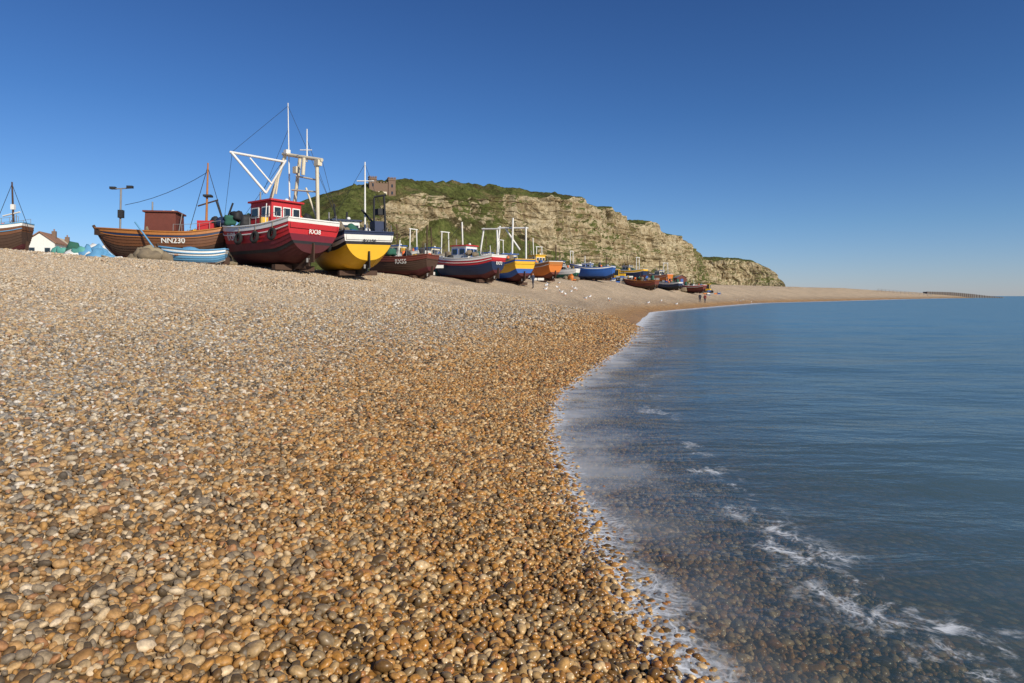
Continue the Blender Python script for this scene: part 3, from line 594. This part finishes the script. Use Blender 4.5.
# ------------------------------------------------------------------ white houses, far left
def cottage(px,d,wd,dp,wh,rh,rz,roof):
    x=W(px,d); z=float(tz(x,d)[0]); e=empty("white_house",(x,d,z-.1),rz); A=Acc()
    A.box((0,0,wh/2),(wd,dp,wh),WHITE)
    hw=wd/2+.3; hd=dp/2
    A.add([(-wd/2,-hd,wh),(wd/2,-hd,wh),(0,-hd,wh+rh-.15),(-wd/2,hd,wh),(wd/2,hd,wh),(0,hd,wh+rh-.15)],[(0,1,2),(5,4,3)],WHITE)
    for sg in(1,-1):
        A.add([(sg*hw,-hd-.3,wh-.15),(sg*hw,hd+.3,wh-.15),(0,hd+.3,wh+rh),(0,-hd-.3,wh+rh),(sg*hw,-hd-.3,wh+.05),(sg*hw,hd+.3,wh+.05),(0,hd+.3,wh+rh+.2),(0,-hd-.3,wh+rh+.2)],[(0,1,2,3),(4,7,6,5),(0,3,7,4),(1,5,6,2),(0,4,5,1)],roof)
    for fx in(-.26,.26):
        for fz in(.28,.72): A.box((fx*wd,-hd-.02,wh*fz),(.95,.08,1.25),GREY); A.box((fx*wd,-hd-.05,wh*fz),(.8,.08,1.1),GLASS)
    A.box((wd/2+.01,0,wh*.7),(.08,.9,1.2),GLASS); A.box((0,-hd-.03,1.05),(.95,.08,2.1),BLUE)
    A.box((wd*.2,hd*.4,wh+rh*.9),(.7,.6,1.6),BRICK); A.cyl((wd*.2,hd*.4,wh+rh*.9+.8),(wd*.2,hd*.4,wh+rh*.9+1.2),.12,ROOF)
    A.build("walls_and_roof",e)
cottage(46,124,4.8,6,5.6,1.9,.3,ROOF); cottage(61,130,3.8,6,5.0,2.0,.35,CREAM)
# ------------------------------------------------------------------ tarpaulins, nets, fish boxes, huts
def heap(name,px,d,sx,sy,sz,mats,n,seed):
    x=W(px,d); z=float(tz(x,d)[0]); e=empty(name,(x,d,z)); A=Acc(); rr=random.Random(seed)
    for k in range(n):
        t=rr.uniform(-1,1); r_=rr.uniform(.25,.5); A.blob((t*sx*.8,rr.uniform(-1,1)*sy*.6,sz*.25*(1-t*t)),(sx*r_,sy*r_+.15,sz*rr.uniform(.5,.9)*(1.1-abs(t)*.6)),rr.choice(mats),.35,14,10,seed=seed*31+k)
    for k in range(4): A.torus((rr.uniform(-1,1)*sx,-sy*.7,.12),(rr.uniform(-.3,.3),rr.uniform(-.3,.3),1),.22,.04,ROPE)
    A.build("folds",e); return e
heap("tarpaulin_heap",92,32,1.2,.7,.75,[TARP,WHITE,WHITE,LBLUE],10,3)
heap("fishing_net_pile",148,34,1.1,.7,.85,[NETB,NETB,ROPE],9,5)
heap("fishing_net_pile",66,33,1.0,.7,.7,[NETG,TARP,NETB],7,6)
heap("fishing_net_pile",222,39,.9,.6,.6,[BLACK,NETG,NETB],7,8)
heap("fishing_net_pile",436,66,1.2,.8,.8,[NETG,NETB],7,9)
heap("fishing_net_pile",569,105,1.6,1,.9,[NETG,NETB,ORANGE],7,10)
heap("fishing_net_pile",632,132,2,1,1.0,[NETB,BLACK,ORANGE],8,11)
heap("fishing_net_pile",675,150,2.4,1,1.2,[NETB,NETG,BLUE],8,12)
def boxes(px,d,n,seed):
    x=W(px,d); z=float(tz(x,d)[0]); e=empty("fish_box_stack",(x,d,z)); A=Acc(); rr=random.Random(seed)
    for k in range(n):
        c=(rr.randint(-2,2)*.85,rr.uniform(-.3,.3),.17+rr.randint(0,3)*.33); mt=rr.choice([ORANGE,BLUE,YEL,WHITE,GREY]); A.box(c,(.78,.45,.05),mt); 
        for sg in(1,-1): A.box((c[0]+sg*.37,c[1],c[2]+.14),(.04,.45,.26),mt); A.box((c[0],c[1]+sg*.21,c[2]+.14),(.70,.04,.26),mt)
    A.build("boxes",e)
boxes(527,80,12,1); boxes(622,128,14,2); boxes(650,150,14,3); boxes(440,62,9,4); boxes(712,160,10,5)
def hut(px,d,wd,h,mat,rz):
    x=W(px,d); z=float(tz(x,d)[0]); e=empty("winch_hut",(x,d,z-.1),rz); A=Acc()
    A.box((0,0,h/2),(wd,wd*.8,h),mat)
    for k in range(8): A.box((-wd/2+wd*(k+.5)/8,-wd*.4-.02,h/2),(.05,.05,h),DWOOD)
    for sg in(1,-1): A.add([(sg*(wd/2+.15),-wd*.4-.2,h-.05),(sg*(wd/2+.15),wd*.4+.2,h-.05),(0,wd*.4+.2,h+.7),(0,-wd*.4-.2,h+.7)],[(0,1,2,3)],GREY)
    A.add([(-wd/2,-wd*.4,h),(wd/2,-wd*.4,h),(0,-wd*.4,h+.65)],[(0,1,2)],mat); A.add([(-wd/2,wd*.4,h),(wd/2,wd*.4,h),(0,wd*.4,h+.65)],[(2,1,0)],mat)
    A.box((0,-wd*.4-.03,.95),(.8,.06,1.9),BLUE); A.build("walls_and_roof",e)
hut(610,160,3,2.4,DWOOD,.2); hut(645,175,3.5,2.6,BLACK,.1); hut(680,190,3,2.3,BROWNR,.2); hut(572,140,3.2,2.6,BROWNR,.3); hut(418,100,2.6,2.4,DWOOD,.3)
def dozer(px,d,rz):
    x=W(px,d); z=float(tz(x,d)[0]); e=empty("bulldozer",(x,d,z),rz); A=Acc()
    for sg in(1,-1):
        A.box((0,sg*.9,.45),(2.6,.42,.5),BLACK)
        for ex in(-1.3,1.3): A.cyl((ex,sg*.69,.45),(ex,sg*1.11,.45),.38,BLACK,n=14)
        for k in range(5): A.cyl((-1+k*.5,sg*1.12,.35),(-1+k*.5,sg*1.16,.35),.16,STEEL,n=10)
        A.box((1.2,sg*.95,.6),(1.8,.12,.16),YEL)
    A.box((.6,0,1.15),(1.5,1.1,.8),YEL); A.box((-.6,0,.95),(1.1,1.3,.5),YEL); A.box((-.5,0,1.75),(1.1,1.15,1.2),GLASS); A.box((-.5,0,2.4),(1.3,1.3,.12),YEL)
    for a_ in((-1,.6),(-1,-.6),(.05,.6),(.05,-.6)): A.cyl((a_[0],a_[1],1.1),(a_[0],a_[1],2.4),.06,YEL)
    A.box((2.1,0,.6),(.12,2.7,.95),YEL); A.cyl((.9,.2,1.5),(.9,.2,2.2),.06,BLACK); A.build("body_tracks_blade",e)
dozer(619,140,-.4); dozer(706,170,2.6)
# ------------------------------------------------------------------ people on the shore
JK=paint((.03,.04,.07),.8,.1,"dark_jacket"); JR=paint((.22,.03,.03),.8,.1,"red_jacket"); TR=paint((.04,.04,.05),.85,.1,"trousers"); HAIR=paint((.05,.03,.02),.8,0,"hair")
def person(px,d,rz,jm,stride=.12):
    x=W(px,d); z=float(tz(x,d)[0]); e=empty("person",(x,d,z),rz)
    J=[(0,0,.93,.15,.11),(0,0,1.15,.15,.10),(0,0,1.38,.17,.11),(0,0,1.48,.07,.07),(0,.01,1.56,.06,.06)]
    V=[j[:3] for j in J]; R=[j[3:] for j in J]; Ed=[(0,1),(1,2),(2,3),(3,4)]
    def chain(root,pts):
        p=root
        for c_ in pts: V.append(c_[:3]); R.append((c_[3],c_[3])); Ed.append((p,len(V)-1)); p=len(V)-1
    for sg in(1,-1):
        s_=stride*sg
        chain(0,[(sg*.10,0,.86,.10),(sg*.10,s_,.50,.07),(sg*.10,s_*1.7-.02,.09,.05),(sg*.10,s_*1.7+.14,.05,.045)])
        chain(2,[(sg*.20,0,1.40,.065),(sg*.25,-s_*.4,1.13,.05),(sg*.25,-s_*.4+.10,.90,.04)])
    me=bpy.data.meshes.new("body"); me.from_pydata(V,Ed,[]); o=bpy.data.objects.new("body",me); col.objects.link(o)
    sk=o.modifiers.new("skin",'SKIN'); 
    for i,r in enumerate(R): me.skin_vertices[0].data[i].radius=r
    me.skin_vertices[0].data[0].use_root=True
    ss=o.modifiers.new("sub",'SUBSURF'); ss.levels=2; ss.render_levels=2
    dg=bpy.context.evaluated_depsgraph_get(); m2=bpy.data.meshes.new_from_object(o.evaluated_get(dg)); bpy.data.objects.remove(o)
    m2.materials.clear()
    for mt in(jm,TR,SKIN): m2.materials.append(mt)
    for p in m2.polygons: c_=p.center; p.material_index=1 if c_.z<.88 and abs(c_.x)<.22 else (2 if c_.z>1.46 or (c_.z<.93 and abs(c_.x)>.2) else 0); p.use_smooth=True
    o=bpy.data.objects.new("body",m2); col.objects.link(o); o.parent=e
    A=Acc(); A.blob((0,.02,1.66),(.078,.095,.115),SKIN,0,16,12); A.blob((0,-.012,1.695),(.086,.098,.095),HAIR,.03,16,12); A.cyl((0,.105,1.66),(0,.128,1.635),.012,SKIN,.018)
    for sg in(1,-1):
        A.blob((sg*.03,.107,1.672),(.011,.008,.008),BLACK,0,8,6); A.blob((sg*.08,.015,1.655),(.012,.02,.03),SKIN,0,8,6)
        hx=sg*.25; s_=stride*sg; hy=-s_*.4+.13; A.blob((hx,hy,.84),(.018,.04,.05),SKIN,0,8,6)
        for f_ in range(4): A.cyl((hx,hy-.03+.02*f_,.80),(hx-sg*.01,hy-.02+.02*f_,.735+.008*abs(f_-1.5)),.009,SKIN,.007,6)
        A.cyl((hx,hy+.035,.84),(hx-sg*.015,hy+.065,.79),.010,SKIN,.008,6)
    A.cyl((-.025,.112,1.615),(.025,.112,1.615),.006,JR,n=6)
    A.build("head_and_hands",e)
person(700,121,2.6,JK); person(705,124,-.5,JR,.05); person(533,70,1.0,JK,.05)
# ------------------------------------------------------------------ gulls
A=Acc(); rr=random.Random(9)
def gull(A,x,y,z,h):
    M_=Matrix.Translation((x,y,z))@Matrix.Rotation(h,4,'Z'); b0=len(A.v)
    A.blob((0,0,.20),(.20,.085,.085),GULLW,.02,10,8); A.blob((-.06,0,.235),(.19,.092,.06),GULLG,.02,10,8); A.cyl((.13,0,.23),(.18,0,.34),.05,GULLW,.04,8); A.blob((.19,0,.36),(.05,.04,.042),GULLW,0,8,6)
    A.cyl((.22,0,.355),(.29,0,.34),.013,YEL,.005,6); A.cyl((-.2,0,.22),(-.33,0,.23),.04,BLACK,.012,6)
    for sg in(1,-1): A.cyl((.01,sg*.035,.14),(.02,sg*.035,0),.008,ORB,n=5); A.box((.04,sg*.035,.006),(.07,.05,.008),ORB)
    for i in range(b0,len(A.v)): A.v[i]=tuple(M_@Vector(A.v[i]))
for (pa,pb,da,db,n) in((545,615,66,92,22),(735,805,118,175,26),(640,700,75,100,10)):
    for k in range(n):
        d=rr.uniform(da,db); x=W(rr.uniform(pa,pb),d); sdv=float(sdist(np.array([x]),np.array([d]))[0])
        if sdv<.5: continue
        gull(A,x,d,float(tz(x,d)[0]),rr.uniform(0,6.28))
A.build("seagull_flock")
# ------------------------------------------------------------------ harbour arm, railing
e=empty("harbour_arm_groyne",(0,0,0)); A=Acc()
pts=[(W(925,600),600,5.8),(W(950,635),635,5.4),(W(972,655),655,3.6),(W(985,662),662,2.0),(W(1002,670),670,.5)]
for (x0,y0,z0),(x1,y1,z1) in zip(pts,pts[1:]):
    A.add([(x0,y0-3,-2),(x1,y1-3,-2),(x1,y1-3,z1),(x0,y0-3,z0),(x0,y0+3,-2),(x1,y1+3,-2),(x1,y1+3,z1),(x0,y0+3,z0)],[(0,1,2,3),(7,6,5,4),(3,2,6,7),(1,5,6,2),(0,3,7,4)],CONC)
    n=int(math.hypot(x1-x0,y1-y0)/4)+1
    for k in range(n): t=k/n; A.box((x0+(x1-x0)*t,y0+(y1-y0)*t-3.2,(z0+(z1-z0)*t)/2-.6),(.5,.5,(z0+(z1-z0)*t)+1.8),DWOOD)
A.build("wall_and_piles",e)
e=empty("safety_railing",(0,0,0)); A=Acc(); pr=None
for k in range(15):
    px=878+k*3.8; d=480+k*6; x=W(px,d); z=float(tz(x,d)[0]); A.cyl((x,d,z-.3),(x,d,z+2.0),.14,STEEL)
    if pr:
        for hh_ in(1.0,1.95): A.cyl((pr[0],pr[1],pr[2]+hh_),(x,d,z+hh_),.1,STEEL,cap=False)
    pr=(x,d,z)
A.build("posts_and_rails",e)
